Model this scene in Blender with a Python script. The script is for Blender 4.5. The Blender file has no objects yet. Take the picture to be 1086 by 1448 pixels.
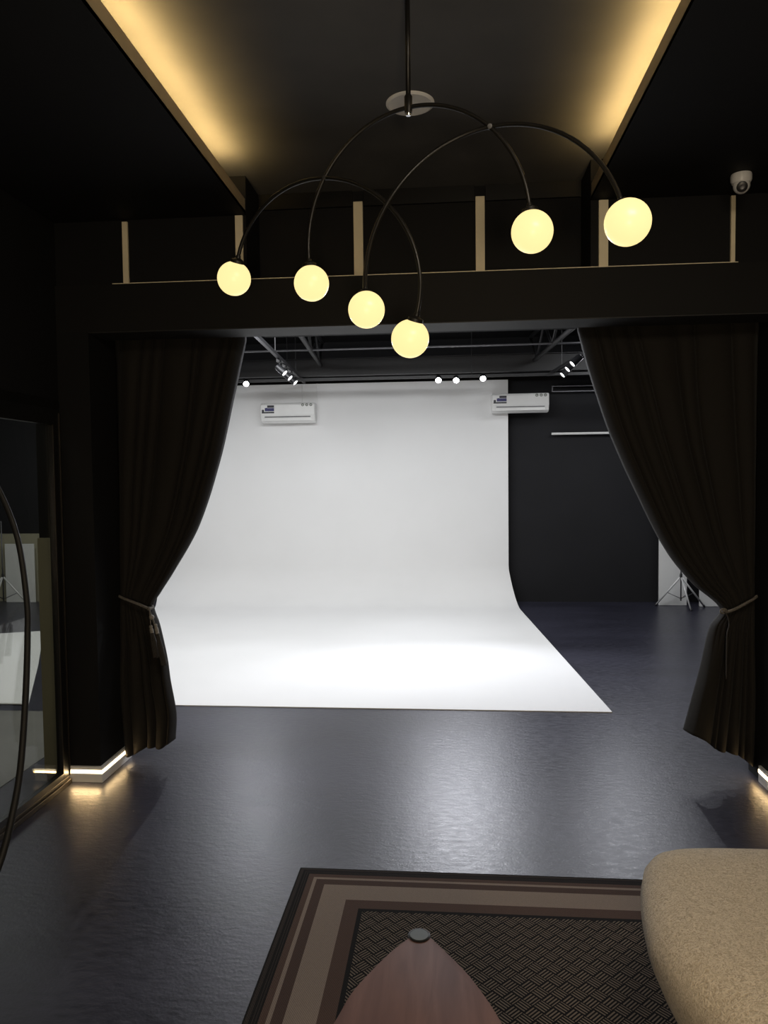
import bpy, bmesh, math, random
from mathutils import Vector, Matrix, noise
random.seed(7)
PI = math.pi
C = bpy.context.scene.collection
sc = bpy.context.scene

# ------------------------------------------------------------------ camera
F_PX, YAW, PITCH, ROLL = 1042.385, 0.0864803, -0.0456337, -0.011049
cy, sy = math.cos(YAW), math.sin(YAW)
cp, sp = math.cos(PITCH), math.sin(PITCH)
cr, sr = math.cos(ROLL), math.sin(ROLL)
FW = Vector((-sy*cp, cy*cp, sp)); R0 = Vector((cy, sy, 0)); U0 = R0.cross(FW)
RT = R0*cr + U0*sr; UP = R0*(-sr) + U0*cr
CAM = Vector((0, 0, 1.8))
cd = bpy.data.cameras.new('camera'); cam = bpy.data.objects.new('camera', cd); C.objects.link(cam)
cd.sensor_fit = 'VERTICAL'; cd.sensor_height = 24.0; cd.lens = 24.0*F_PX/1448
cd.clip_start = 0.05; cd.clip_end = 60
m = Matrix((RT, UP, -FW)).transposed().to_4x4(); m.translation = CAM
cam.matrix_world = m
sc.camera = cam

# ------------------------------------------------------------------ world, lights, exposure
w = bpy.data.worlds.new('world'); sc.world = w; w.use_nodes = True
w.node_tree.nodes['Background'].inputs[0].default_value = (0.5, 0.55, 0.7, 1)
w.node_tree.nodes['Background'].inputs[1].default_value = 0.0
sc.view_settings.view_transform = 'Standard'
try: sc.view_settings.look = 'None'
except Exception: pass
sc.view_settings.exposure = 0.0
sc.view_settings.gamma = 1.0
sc.view_settings.use_curve_mapping = False

def light(name, kind, loc, power, col=(1, 1, 1), target=None, **kw):
    d = bpy.data.lights.new(name, kind); d.energy = power; d.color = col
    for k, v in kw.items(): setattr(d, k, v)
    o = bpy.data.objects.new(name, d); C.objects.link(o); o.location = loc
    if target is not None:
        o.rotation_euler = (Vector(target)-Vector(loc)).to_track_quat('-Z', 'Y').to_euler()
    return o
COOL = (0.97, 0.985, 1.0)
WARM = (1.0, 0.62, 0.22)
light('studio_key_lamp', 'AREA', (-1.2, 7.3, 3.6), 108, COOL, (-1.2, 9.4, 0), shape='RECTANGLE', size=3.4, size_y=0.9)
light('studio_front_lamp', 'AREA', (-0.8, 5.6, 3.5), 40, COOL, (-0.8, 6.4, 0), shape='RECTANGLE', size=3.0, size_y=0.6)
light('studio_side_lamp', 'AREA', (2.6, 8.6, 3.6), 45, COOL, (2.6, 8.9, 0), shape='RECTANGLE', size=1.6, size_y=0.6)
light('studio_left_fill', 'AREA', (-5.4, 8.2, 3.6), 60, COOL, (-5.4, 8.8, 0), shape='RECTANGLE', size=1.6, size_y=1.2)  # unseen fill to light the beige wall
light('passage_fill', 'AREA', (-4.4, 3.6, 3.6), 45, (1.0, .96, .86), (-4.4, 4.2, 0), shape='RECTANGLE', size=.8, size_y=.8)  # added fill for the passage floor, no fixture in view
light('lounge_top_fill', 'AREA', (0.7, 0.7, 3.25), 34, (1.0, 0.86, 0.68), (0.4, 2.0, 0), shape='RECTANGLE', size=0.9, size_y=0.6)  # added unseen fill over sofa, table and rug
light('lounge_rear_fill', 'POINT', (0.2, -1.3, 1.35), 150, (1.0, 0.80, 0.55), shadow_soft_size=0.15)  # added behind the camera to brighten posts and ceiling disc

# ------------------------------------------------------------------ helpers
def at(px, py, axis, v):
    d = FW + RT*((px-543)/F_PX) - UP*((py-724)/F_PX)
    i = 'xyz'.index(axis)
    return CAM + d*((v-CAM[i])/d[i])

def new_obj(name, me, mat=None, parent=None, smooth=False):
    o = bpy.data.objects.new(name, me); C.objects.link(o)
    if mat is not None: me.materials.append(mat)
    if parent is not None: o.parent = parent
    if smooth:
        for p in me.polygons: p.use_smooth = True
    return o

def tag(o, label=None, cat=None, group=None, kind=None):
    if label: o['label'] = label
    if cat: o['category'] = cat
    if group: o['group'] = group
    if kind: o['kind'] = kind
    return o

def empty(name, loc, label=None, cat=None, group=None, kind=None, rz=0):
    o = bpy.data.objects.new(name, None); C.objects.link(o)
    o.location = loc; o.rotation_euler = (0, 0, rz); o.empty_display_size = 0.05
    return tag(o, label, cat, group, kind)

class MB:
    """collects shapes in one bmesh; build() makes one mesh object.
    org: world point of the parent, so that shapes can be given in world space"""
    def __init__(s, org=(0, 0, 0)):
        s.bm = bmesh.new(); s.o = Vector(org)
    def box(s, x0, x1, y0, y1, z0, z1, bev=0, seg=2):
        r = bmesh.ops.create_cube(s.bm, size=1)
        vs = r['verts']
        for v in vs:
            v.co = Vector((x0+(v.co.x+.5)*(x1-x0), y0+(v.co.y+.5)*(y1-y0), z0+(v.co.z+.5)*(z1-z0))) - s.o
        if bev:
            es = list({e for v in vs for e in v.link_edges})
            bmesh.ops.bevel(s.bm, geom=es, offset=bev, segments=seg, profile=.5, affect='EDGES')
        return s
    def tube(s, pts, r, n=10, closed=False, cap=True):
        pts = [Vector(p)-s.o for p in pts]
        rs = r if isinstance(r, (list, tuple)) else [r]*len(pts)
        rings = []; N = len(pts); prev = None
        for i, p in enumerate(pts):
            a = pts[(i-1) % N] if (closed or i > 0) else pts[i]
            b = pts[(i+1) % N] if (closed or i < N-1) else pts[i]
            t = (b-a).normalized()
            if prev is None:
                u = t.orthogonal().normalized()
            else:
                u = (prev - t*prev.dot(t))
                u = u.normalized() if u.length > 1e-6 else t.orthogonal().normalized()
            prev = u; v = t.cross(u)
            rings.append([s.bm.verts.new(p + (u*math.cos(2*PI*k/n)+v*math.sin(2*PI*k/n))*rs[i]) for k in range(n)])
        M = N if closed else N-1
        for i in range(M):
            A, B = rings[i], rings[(i+1) % N]
            for k in range(n):
                s.bm.faces.new((A[k], A[(k+1) % n], B[(k+1) % n], B[k]))
        if cap and not closed:
            s.bm.faces.new(rings[0][::-1]); s.bm.faces.new(rings[-1])
        return s
    def lathe(s, prof, c, axis=(0, 0, 1), n=24):
        """prof: list of (radius, height) along axis from c"""
        c = Vector(c)-s.o; t = Vector(axis).normalized(); u = t.orthogonal().normalized(); v = t.cross(u)
        rings = []
        for r, h in prof:
            if r < 1e-6: rings.append([s.bm.verts.new(c+t*h)])
            else: rings.append([s.bm.verts.new(c+t*h+(u*math.cos(2*PI*k/n)+v*math.sin(2*PI*k/n))*r) for k in range(n)])
        for A, B in zip(rings, rings[1:]):
            for k in range(n):
                k2 = (k+1) % n
                if len(A) == 1 and len(B) == 1: continue
                if len(A) == 1: s.bm.faces.new((A[0], B[k2], B[k]))
                elif len(B) == 1: s.bm.faces.new((A[k], A[k2], B[0]))
                else: s.bm.faces.new((A[k], A[k2], B[k2], B[k]))
        if len(rings[0]) > 1: s.bm.faces.new(rings[0][::-1])
        if len(rings[-1]) > 1: s.bm.faces.new(rings[-1])
        return s
    def sphere(s, c, r, n=32):
        return s.lathe([(r*math.sin(PI*i/(n//2)), -r*math.cos(PI*i/(n//2))) for i in range(n//2+1)], c, n=n)
    def prism(s, poly, z0, z1):
        """poly: xy points"""
        a = [s.bm.verts.new(Vector((x, y, z0))-s.o) for x, y in poly]
        b = [s.bm.verts.new(Vector((x, y, z1))-s.o) for x, y in poly]
        n = len(poly)
        for k in range(n): s.bm.faces.new((a[k], a[(k+1) % n], b[(k+1) % n], b[k]))
        s.bm.faces.new(a[::-1]); s.bm.faces.new(b)
        return s
    def build(s, name, mat=None, parent=None, smooth=False, angle=None):
        bmesh.ops.recalc_face_normals(s.bm, faces=s.bm.faces[:])
        me = bpy.data.meshes.new(name); s.bm.to_mesh(me); s.bm.free()
        o = new_obj(name, me, mat, parent, smooth)
        if smooth and angle is not None:
            me.set_sharp_from_angle(angle=math.radians(angle))
        return o

def struct(name, mb, mat, parent=None, **k):
    o = mb.build(name, mat, parent, **k)
    if parent is None: o['kind'] = 'structure'
    return o

def catmull(pts, n=8, closed=False):
    P = [Vector(p) for p in pts]; out = []; N = len(P)
    for i in range(N if closed else N-1):
        p1, p2 = P[i], P[(i+1) % N]
        p0 = P[(i-1) % N] if (closed or i > 0) else p1*2-p2
        p3 = P[(i+2) % N] if (closed or i+2 < N) else p2*2-p1
        for k in range(n):
            t = k/n
            out.append(((p1*2)+(p2-p0)*t+(p0*2-p1*5+p2*4-p3)*t*t+(p1*3-p0-p2*3+p3)*t*t*t)*.5)
    if not closed: out.append(P[-1])
    return out

# ------------------------------------------------------------------ materials
def mat(name, col, rough=.5, metal=0, spec=.5, emit=None, es=0, noise_amt=0, noise_scale=8, bump=0, bump_scale=60, sheen=0, detail=4):
    M = bpy.data.materials.new(name); M.use_nodes = True
    nt = M.node_tree; b = nt.nodes['Principled BSDF']
    b.inputs['Base Color'].default_value = (*col, 1); b.inputs['Roughness'].default_value = rough
    b.inputs['Metallic'].default_value = metal; b.inputs['Specular IOR Level'].default_value = spec
    if sheen:
        b.inputs['Sheen Weight'].default_value = sheen
    if emit:
        b.inputs['Emission Color'].default_value = (*emit, 1); b.inputs['Emission Strength'].default_value = es
    tc = nt.nodes.new('ShaderNodeTexCoord')
    if noise_amt:
        n = nt.nodes.new('ShaderNodeTexNoise'); n.inputs['Scale'].default_value = noise_scale; n.inputs['Detail'].default_value = detail
        nt.links.new(tc.outputs['Object'], n.inputs['Vector'])
        r = nt.nodes.new('ShaderNodeMapRange'); r.inputs[1].default_value = .3; r.inputs[2].default_value = .7
        r.inputs[3].default_value = 1-noise_amt; r.inputs[4].default_value = 1+noise_amt
        nt.links.new(n.outputs['Fac'], r.inputs[0])
        v = nt.nodes.new('ShaderNodeVectorMath'); v.operation = 'SCALE'; v.inputs[0].default_value = col
        nt.links.new(r.outputs[0], v.inputs['Scale']); nt.links.new(v.outputs[0], b.inputs['Base Color'])
    if bump:
        n = nt.nodes.new('ShaderNodeTexNoise'); n.inputs['Scale'].default_value = bump_scale; n.inputs['Detail'].default_value = 5
        nt.links.new(tc.outputs['Object'], n.inputs['Vector'])
        bp = nt.nodes.new('ShaderNodeBump'); bp.inputs['Strength'].default_value = bump; bp.inputs['Distance'].default_value = .01
        nt.links.new(n.outputs['Fac'], bp.inputs['Height']); nt.links.new(bp.outputs[0], b.inputs['Normal'])
    return M

BLACK_WALL = mat('black_wall_paint', (.0045, .0045, .005), .75, spec=.3, noise_amt=.12, noise_scale=3)
BLACK_CEIL = mat('black_ceiling_paint', (.098, .098, .100), .85, spec=.25, noise_amt=.1, noise_scale=3)
BEAM = mat('beam_paint', (.0022, .0020, .0019), .75, spec=.4, noise_amt=.1, noise_scale=4)
STUDIO_BLACK = mat('studio_black_paint', (.012, .012, .014), .8, spec=.3, noise_amt=.1, noise_scale=2)
CREAM = mat('cream_paint', (.86, .76, .54), .55, noise_amt=.05, noise_scale=10)
LIP = mat('cove_lip_paint', (.42, .34, .22), .6, noise_amt=.05, noise_scale=10)
PAPER = mat('white_paper', (.80, .80, .80), .85, spec=.15, noise_amt=.012, noise_scale=1.5)
WHITE = mat('white_plastic', (.78, .78, .77), .35, noise_amt=.02, noise_scale=10)
WHITE_BOARD = mat('white_board', (.72, .72, .71), .7, noise_amt=.04, noise_scale=2)
GREY_PLASTIC = mat('grey_plastic', (.16, .16, .17), .5, noise_amt=.03, noise_scale=10)
DARK_PLASTIC = mat('dark_plastic', (.015, .015, .017), .35, noise_amt=.05, noise_scale=10)
STICKER = mat('blue_sticker', (.035, .035, .14), .4, noise_amt=.5, noise_scale=60)
STICKER_D = mat('black_sticker', (.02, .02, .03), .4, noise_amt=.3, noise_scale=60)
BADGE = mat('green_grey_badge', (.10, .12, .09), .5, noise_amt=.2, noise_scale=90)
METAL_BLACK = mat('black_metal', (.006, .0055, .005), .38, metal=0, spec=.4, noise_amt=.1, noise_scale=20)
STEEL = mat('grey_steel', (.13, .13, .14), .45, metal=.6, noise_amt=.1, noise_scale=20)
DARK_STEEL = mat('dark_steel', (.017, .017, .019), .5, noise_amt=.1, noise_scale=20)
STEM = mat('matte_black_tube', (.006, .006, .006), .6, spec=.3, noise_amt=.1, noise_scale=20)
CHROME = mat('chrome', (.55, .56, .58), .22, metal=1, noise_amt=.05, noise_scale=20)
BRONZE = mat('bronze_frame', (.05, .043, .036), .45, metal=.6, noise_amt=.1, noise_scale=20)
FRAME_BLACK = mat('black_frame', (.008, .008, .008), .35, noise_amt=.1, noise_scale=20)
CURTAIN = mat('curtain_fabric', (.0135, .0115, .0092), .8, spec=.25, noise_amt=.15, noise_scale=120, bump=.25, bump_scale=500, sheen=.04)
ROPE = mat('braided_cord', (.17, .155, .135), .6, noise_amt=.3, noise_scale=90, bump=.4, bump_scale=300)
TCAP = mat('tassel_grey_cap', (.24, .22, .19), .5, noise_amt=.4, noise_scale=150)
FRINGE = mat('tassel_fringe', (.04, .035, .03), .6, noise_amt=.4, noise_scale=200, bump=.6, bump_scale=400)
GOLD = mat('tassel_gold', (.42, .27, .18), .5, metal=.2, noise_amt=.4, noise_scale=150)
GLOBE = mat('globe_glass', (.16, .13, .08), .35, emit=(1.0, .80, .36), es=1.12)
LED_WARM = mat('warm_led', (1, .9, .7), .5, emit=(1.0, .80, .50), es=5.0)
LED_COOL = mat('cool_led', (1, 1, 1), .5, emit=(1.0, 1.0, 1.0), es=60)
LED_SOFT = mat('cool_led_soft', (1, 1, 1), .5, emit=(1.0, 1.0, 1.0), es=9)
SILVER = mat('silver_tube', (.62, .62, .62), .45, metal=.25, noise_amt=.05, noise_scale=20)
DISC = mat('matte_white_disc', (.88, .87, .84), .7, noise_amt=.02, noise_scale=10)
STUDIO_CEIL = mat('studio_ceiling_paint', (.0065, .0065, .0075), .85, spec=.2, noise_amt=.1, noise_scale=2)
BEAM_UNDER_LIT = mat('beam_underside_lit', (.014, .014, .0145), .6, noise_amt=.1, noise_scale=5)  # studio light on the underside put into a lighter grey
CAPG = mat('smoky_glass_disc', (.075, .09, .095), .6, noise_amt=.05, noise_scale=20)
PASSAGE_SHEEN = mat('passage_floor_sheen', (.16, .155, .14), .5, noise_amt=.08, noise_scale=3)  # bright reflection over this floor put into the grey
BEIGE = mat('beige_board', (.30, .28, .20), .8, noise_amt=.05, noise_scale=3)

def floor_mat():
    M = bpy.data.materials.new('dark_vinyl_floor'); M.use_nodes = True; nt = M.node_tree; L = nt.links
    b = nt.nodes['Principled BSDF']; N = nt.nodes.new
    tc = N('ShaderNodeTexCoord')
    n1 = N('ShaderNodeTexNoise'); n1.inputs['Scale'].default_value = 1.3; n1.inputs['Detail'].default_value = 5
    mp = N('ShaderNodeMapping'); mp.inputs['Scale'].default_value = (.55, 1.2, 1)
    L.new(tc.outputs['Object'], mp.inputs['Vector']); L.new(mp.outputs[0], n1.inputs['Vector'])
    n2 = N('ShaderNodeTexNoise'); n2.inputs['Scale'].default_value = 26; n2.inputs['Detail'].default_value = 6; n2.inputs['Distortion'].default_value = 0
    mp2 = N('ShaderNodeMapping'); mp2.inputs['Scale'].default_value = (.6, 1.4, 1)
    L.new(tc.outputs['Object'], mp2.inputs['Vector']); L.new(mp2.outputs[0], n2.inputs['Vector'])
    mx = N('ShaderNodeMath'); mx.operation = 'ADD'; L.new(n1.outputs['Fac'], mx.inputs[0])
    ml = N('ShaderNodeMath'); ml.operation = 'MULTIPLY'; ml.inputs[1].default_value = .7; L.new(n2.outputs['Fac'], ml.inputs[0]); L.new(ml.outputs[0], mx.inputs[1])
    cr_ = N('ShaderNodeValToRGB'); cr_.color_ramp.elements[0].position = .6; cr_.color_ramp.elements[0].color = (.016, .016, .025, 1)
    cr_.color_ramp.elements[1].position = 1.1; cr_.color_ramp.elements[1].color = (.033, .033, .050, 1)
    L.new(mx.outputs[0], cr_.inputs[0]); L.new(cr_.outputs[0], b.inputs['Base Color'])
    rr = N('ShaderNodeMapRange'); rr.inputs[1].default_value = .3; rr.inputs[2].default_value = .75; rr.inputs[3].default_value = .30; rr.inputs[4].default_value = .40
    L.new(n2.outputs['Fac'], rr.inputs[0]); L.new(rr.outputs[0], b.inputs['Roughness'])
    b.inputs['Specular IOR Level'].default_value = .42
    # short embossed brush strokes
    v = N('ShaderNodeTexNoise'); v.inputs['Scale'].default_value = 26; v.inputs['Detail'].default_value = 3; v.inputs['Distortion'].default_value = 0
    mp3 = N('ShaderNodeMapping'); mp3.inputs['Scale'].default_value = (.7, 1.4, 1); mp3.inputs['Rotation'].default_value = (0, 0, .12)
    L.new(tc.outputs['Object'], mp3.inputs['Vector']); L.new(mp3.outputs[0], v.inputs['Vector'])
    bp = N('ShaderNodeBump'); bp.inputs['Strength'].default_value = .3; bp.inputs['Distance'].default_value = .004
    L.new(v.outputs['Fac'], bp.inputs['Height'])
    v2 = N('ShaderNodeTexNoise'); v2.inputs['Scale'].default_value = 75; v2.inputs['Detail'].default_value = 4; v2.inputs['Roughness'].default_value = .6; v2.inputs['Distortion'].default_value = .35
    L.new(tc.outputs['Object'], v2.inputs['Vector'])
    bp2 = N('ShaderNodeBump'); bp2.inputs['Strength'].default_value = .38; bp2.inputs['Distance'].default_value = .0022
    L.new(v2.outputs['Fac'], bp2.inputs['Height']); L.new(bp.outputs[0], bp2.inputs['Normal']); L.new(bp2.outputs[0], b.inputs['Normal'])
    return M
FLOOR = floor_mat()

def rug_mat():
    """border bands by distance to the rug's edge, basket weave inside (object space, origin at far left corner, x right, y towards viewer negative)"""
    M = bpy.data.materials.new('woven_rug'); M.use_nodes = True; nt = M.node_tree; L = nt.links; N = nt.nodes.new
    b = nt.nodes['Principled BSDF']; b.inputs['Roughness'].default_value = .9; b.inputs['Specular IOR Level'].default_value = .1
    tc = N('ShaderNodeTexCoord'); sx = N('ShaderNodeSeparateXYZ'); L.new(tc.outputs['Object'], sx.inputs[0])
    def mth(op, a, c=None, d=None):
        n = N('ShaderNodeMath'); n.operation = op
        for i, q in enumerate((a, c, d)):
            if q is None: continue
            if isinstance(q, (int, float)): n.inputs[i].default_value = q
            else: L.new(q, n.inputs[i])
        return n.outputs[0]
    X, Y = sx.outputs[0], sx.outputs[1]
    W, H = 2.45, 2.6
    d = mth('MINIMUM', mth('MINIMUM', X, mth('SUBTRACT', W, X)), mth('MINIMUM', mth('MULTIPLY', Y, -1), mth('ADD', Y, H)))
    ramp = N('ShaderNodeValToRGB'); ramp.color_ramp.interpolation = 'CONSTANT'
    L.new(mth('MULTIPLY', d, 2.0), ramp.inputs[0])
    BK = (.010, .009, .009, 1); BR = (.068, .044, .036, 1); BG = (.19, .152, .128, 1); BR2 = (.058, .038, .032, 1)
    BD = (.026, .021, .019, 1)
    stops = [(0, BK), (.006, BD), (.020, BK), (.030, BD), (.034, BK), (.040, BD), (.044, BK), (.052, BR), (.078, BG), (.092, BR2), (.134, BG), (.246, BR), (.306, BK), (.325, BK)]
    els = ramp.color_ramp.elements
    els[0].position = 0; els[0].color = BK; els[1].position = stops[1][0]*2; els[1].color = stops[1][1]
    for p, c in stops[2:]:
        e = els.new(p*2); e.color = c
    # basket weave, turned 45 degrees
    u = mth('MULTIPLY', mth('ADD', X, Y), .7071/.047); v = mth('MULTIPLY', mth('SUBTRACT', X, Y), .7071/.047)
    par = mth('MODULO', mth('ADD', mth('ADD', mth('FLOOR', u), mth('FLOOR', v)), 2000), 2)
    su = mth('FRACT', mth('MULTIPLY', mth('FRACT', u), 4)); sv = mth('FRACT', mth('MULTIPLY', mth('FRACT', v), 4))
    st = mth('ADD', mth('MULTIPLY', su, par), mth('MULTIPLY', sv, mth('SUBTRACT', 1, par)))
    line = mth('MULTIPLY', mth('GREATER_THAN', st, .45), mth('LESS_THAN', st, .92))
    # dark gaps round each block end
    fu = mth('FRACT', u); fv = mth('FRACT', v)
    eu = mth('MULTIPLY', mth('GREATER_THAN', fu, .05), mth('LESS_THAN', fu, .95))
    ev = mth('MULTIPLY', mth('GREATER_THAN', fv, .05), mth('LESS_THAN', fv, .95))
    line = mth('MULTIPLY', line, mth('MULTIPLY', eu, ev))
    mixp = N('ShaderNodeMix'); mixp.data_type = 'RGBA'; L.new(line, mixp.inputs[0])
    mixp.inputs[6].default_value = (.006, .005, .005, 1); mixp.inputs[7].default_value = (.125, .100, .080, 1)
    inside = mth('GREATER_THAN', d, .325)
    mx = N('ShaderNodeMix'); mx.data_type = 'RGBA'; L.new(inside, mx.inputs[0]); L.new(ramp.outputs[0], mx.inputs[6]); L.new(mixp.outputs[2], mx.inputs[7])
    # yarn grain: fine diagonal twill
    tw = mth('FRACT', mth('MULTIPLY', mth('ADD', X, mth('MULTIPLY', Y, .7)), 130))
    no = N('ShaderNodeTexNoise'); no.inputs['Scale'].default_value = 300; L.new(tc.outputs['Object'], no.inputs['Vector'])
    g = mth('ADD', mth('MULTIPLY', mth('GREATER_THAN', tw, .5), .28), mth('ADD', .62, mth('MULTIPLY', no.outputs['Fac'], .5)))
    vm = N('ShaderNodeVectorMath'); vm.operation = 'SCALE'; L.new(mx.outputs[2], vm.inputs[0]); L.new(g, vm.inputs['Scale'])
    L.new(vm.outputs[0], b.inputs['Base Color'])
    bp = N('ShaderNodeBump'); bp.inputs['Strength'].default_value = .5; bp.inputs['Distance'].default_value = .003
    L.new(mth('ADD', line, mth('MULTIPLY', no.outputs['Fac'], .6)), bp.inputs['Height']); L.new(bp.outputs[0], b.inputs['Normal'])
    return M
RUG = rug_mat()

def wood_mat():
    M = bpy.data.materials.new('walnut_wood'); M.use_nodes = True; nt = M.node_tree; L = nt.links; N = nt.nodes.new
    b = nt.nodes['Principled BSDF']; b.inputs['Roughness'].default_value = .6; b.inputs['Specular IOR Level'].default_value = .25
    tc = N('ShaderNodeTexCoord'); mp = N('ShaderNodeMapping'); mp.inputs['Scale'].default_value = (9, 1.1, 4)
    mp.inputs['Rotation'].default_value = (0, 0, -.25)
    L.new(tc.outputs['Object'], mp.inputs['Vector'])
    n = N('ShaderNodeTexNoise'); n.inputs['Scale'].default_value = 2.2; n.inputs['Detail'].default_value = 8; n.inputs['Distortion'].default_value = .6
    L.new(mp.outputs[0], n.inputs['Vector'])
    r = N('ShaderNodeValToRGB'); e = r.color_ramp.elements
    e[0].position = .3; e[0].color = (.088, .038, .027, 1); e[1].position = .72; e[1].color = (.165, .083, .062, 1)
    L.new(n.outputs['Fac'], r.inputs[0]); L.new(r.outputs[0], b.inputs['Base Color'])
    return M
WOOD = wood_mat()

def boucle_mat():
    M = bpy.data.materials.new('boucle_fabric'); M.use_nodes = True; nt = M.node_tree; L = nt.links; N = nt.nodes.new
    b = nt.nodes['Principled BSDF']; b.inputs['Roughness'].default_value = .95; b.inputs['Specular IOR Level'].default_value = .1
    b.inputs['Sheen Weight'].default_value = .25
    tc = N('ShaderNodeTexCoord')
    n = N('ShaderNodeTexNoise'); n.inputs['Scale'].default_value = 95; n.inputs['Detail'].default_value = 3; n.inputs['Distortion'].default_value = 2.0
    L.new(tc.outputs['Object'], n.inputs['Vector'])
    r = N('ShaderNodeValToRGB'); e = r.color_ramp.elements
    e[0].position = .33; e[0].color = (.35, .285, .195, 1); e[1].position = .62; e[1].color = (.63, .54, .41, 1)
    L.new(n.outputs['Fac'], r.inputs[0]); L.new(r.outputs[0], b.inputs['Base Color'])
    bp = N('ShaderNodeBump'); bp.inputs['Strength'].default_value = .8; bp.inputs['Distance'].default_value = .006
    L.new(n.outputs['Fac'], bp.inputs['Height']); L.new(bp.outputs[0], b.inputs['Normal'])
    return M
BOUCLE = boucle_mat()

def glass_mat():
    M = bpy.data.materials.new('door_glass'); M.use_nodes = True; nt = M.node_tree; L = nt.links; N = nt.nodes.new
    nt.nodes.remove(nt.nodes['Principled BSDF']); out = nt.nodes['Material Output']
    tr = N('ShaderNodeBsdfTransparent'); tr.inputs[0].default_value = (.74, .75, .72, 1)
    gl = N('ShaderNodeBsdfGlossy'); gl.inputs['Roughness'].default_value = .015; gl.inputs[0].default_value = (1, 1, 1, 1)
    lw = N('ShaderNodeLayerWeight'); lw.inputs[0].default_value = .5
    pw = N('ShaderNodeMath'); pw.operation = 'POWER'; pw.inputs[1].default_value = 4.5; L.new(lw.outputs['Facing'], pw.inputs[0])
    fr = N('ShaderNodeMath'); fr.operation = 'MULTIPLY_ADD'; fr.inputs[1].default_value = .6; fr.inputs[2].default_value = .03; L.new(pw.outputs[0], fr.inputs[0])
    mx = N('ShaderNodeMixShader'); L.new(fr.outputs[0], mx.inputs[0]); L.new(tr.outputs[0], mx.inputs[1]); L.new(gl.outputs[0], mx.inputs[2])
    L.new(mx.outputs[0], out.inputs[0])
    return M
GLASS = glass_mat()

# ------------------------------------------------------------------ room constants
YB, YBB, YR = 4.185, 4.43, 4.50       # beam front, beam back, recessed wall
ZB0, ZB1, ZS, ZL, ZC = 2.672, 2.943, 3.31, 3.395, 3.53
XL, XR = -1.136, 0.793                # raised ceiling bay
XPL0, XPL1, XPR0, XPR1 = -2.28, -2.085, 1.818, 2.35
YS = 10.70; ZSC = 3.78

# ------------------------------------------------------------------ structure
struct('floor', MB().box(-7.6, 4.6, -2.6, YS+.1, -.12, 0), FLOOR)
struct('wall_left', MB().box(-2.55, XPL0, -2.6, 1.2, 0, ZC).box(-2.55, XPL0, 1.2, 4.16, 2.27, ZC).box(-2.41, XPL0, 4.16, 4.60, 0, ZC), BLACK_WALL)
struct('wall_right', MB().box(XPR1, XPR1+.2, -2.6, 4.6, 0, ZC), BLACK_WALL)
struct('wall_rear', MB().box(-2.55, XPR1+.2, -2.8, -2.6, 0, ZC+.1), BLACK_WALL)
# lounge ceiling: raised bay between two dropped soffits
struct('ceiling', MB().box(-2.55, XPR1+.2, -2.6, 4.60, ZC, ZC+.12), BLACK_CEIL)
struct('trim_1', MB().box(-2.28, XL, -2.6, YB+.02, ZS, ZS+.02), BLACK_WALL)
struct('trim_2', MB().box(XR, XPR1, -2.6, YB+.02, ZS, ZS+.02), BLACK_WALL)
lipl = struct('trim_3', MB().box(XL-.012, XL, -2.6, YB-.002, ZS+.001, ZL), LIP)
lipr = struct('trim_4', MB().box(XR, XR+.012, -2.6, YB-.002, ZS+.001, ZL), LIP)
# front wall of the lounge: beam, side panels, recessed centre panel
struct('wall_beam', MB().box(XPL0, XPR1, YB, YBB, ZB0, ZB1), BEAM)
struct('wall_panel', MB().box(XPL0, XL, YB+.015, YR, ZB1, ZC).box(XR, XPR1, YB+.015, YR, ZB1, ZC).box(XL, XR, YR, YR+.1, ZB0+.02, ZC)
       .box(XL-.1, XR+.1, YBB, YR, ZB1-.02, ZB1), BLACK_WALL)
struct('trim_5', MB().box(-1.93, 1.57, YB-.003, YB+.02, ZB1, ZB1+.004), CREAM)  # highlight along the ledge made as a thin cream strip
struct('trim_6', MB().box(XL+.002, -.56, YR-.02, YR, 3.437, ZC-.001).box(-.49, .168, YR-.02, YR, 3.437, ZC-.001).box(.236, XR-.002, YR-.02, YR, 3.437, ZC-.001), METAL_BLACK)
def pier(name, x0, x1, y1=4.60):
    struct(name, MB().box(x0, x1, YB, y1, .0, ZB0).box(x0, x1, YBB, y1, ZB0, 2.97), BLACK_WALL)
pier('wall_pier_left', XPL0, XPL1)
pier('wall_pier_right', XPR0, XPR1, 4.60)
struct('trim_14', MB().box(XPL1, XPR0, YB+.004, YBB-.002, ZB0-.006, ZB0), BEAM_UNDER_LIT)  # added slab, its lighter tone stands for light from the studio
# clerestory posts: side ones under the soffit, centre ones on the recessed wall
def post(i, x0, x1, yf, zt, zb=ZB1+.004):
    struct('trim_%d' % i, MB().box(x0, x1, yf-.012, yf+.01, zb, zt, bev=.002), CREAM)
post(7, -1.866, -1.834, YB+.012, ZS-.012)
post(8, -1.198, -1.154, YB+.012, ZS-.004)
post(9, -.5535, -.497, YR-.01, 3.463)
post(10, .176, .230, YR-.01, 3.463)
post(11, .834, .885, YB+.012, ZS-.004)
post(12, 1.532, 1.555, YB+.012, ZS-.01)

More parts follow.
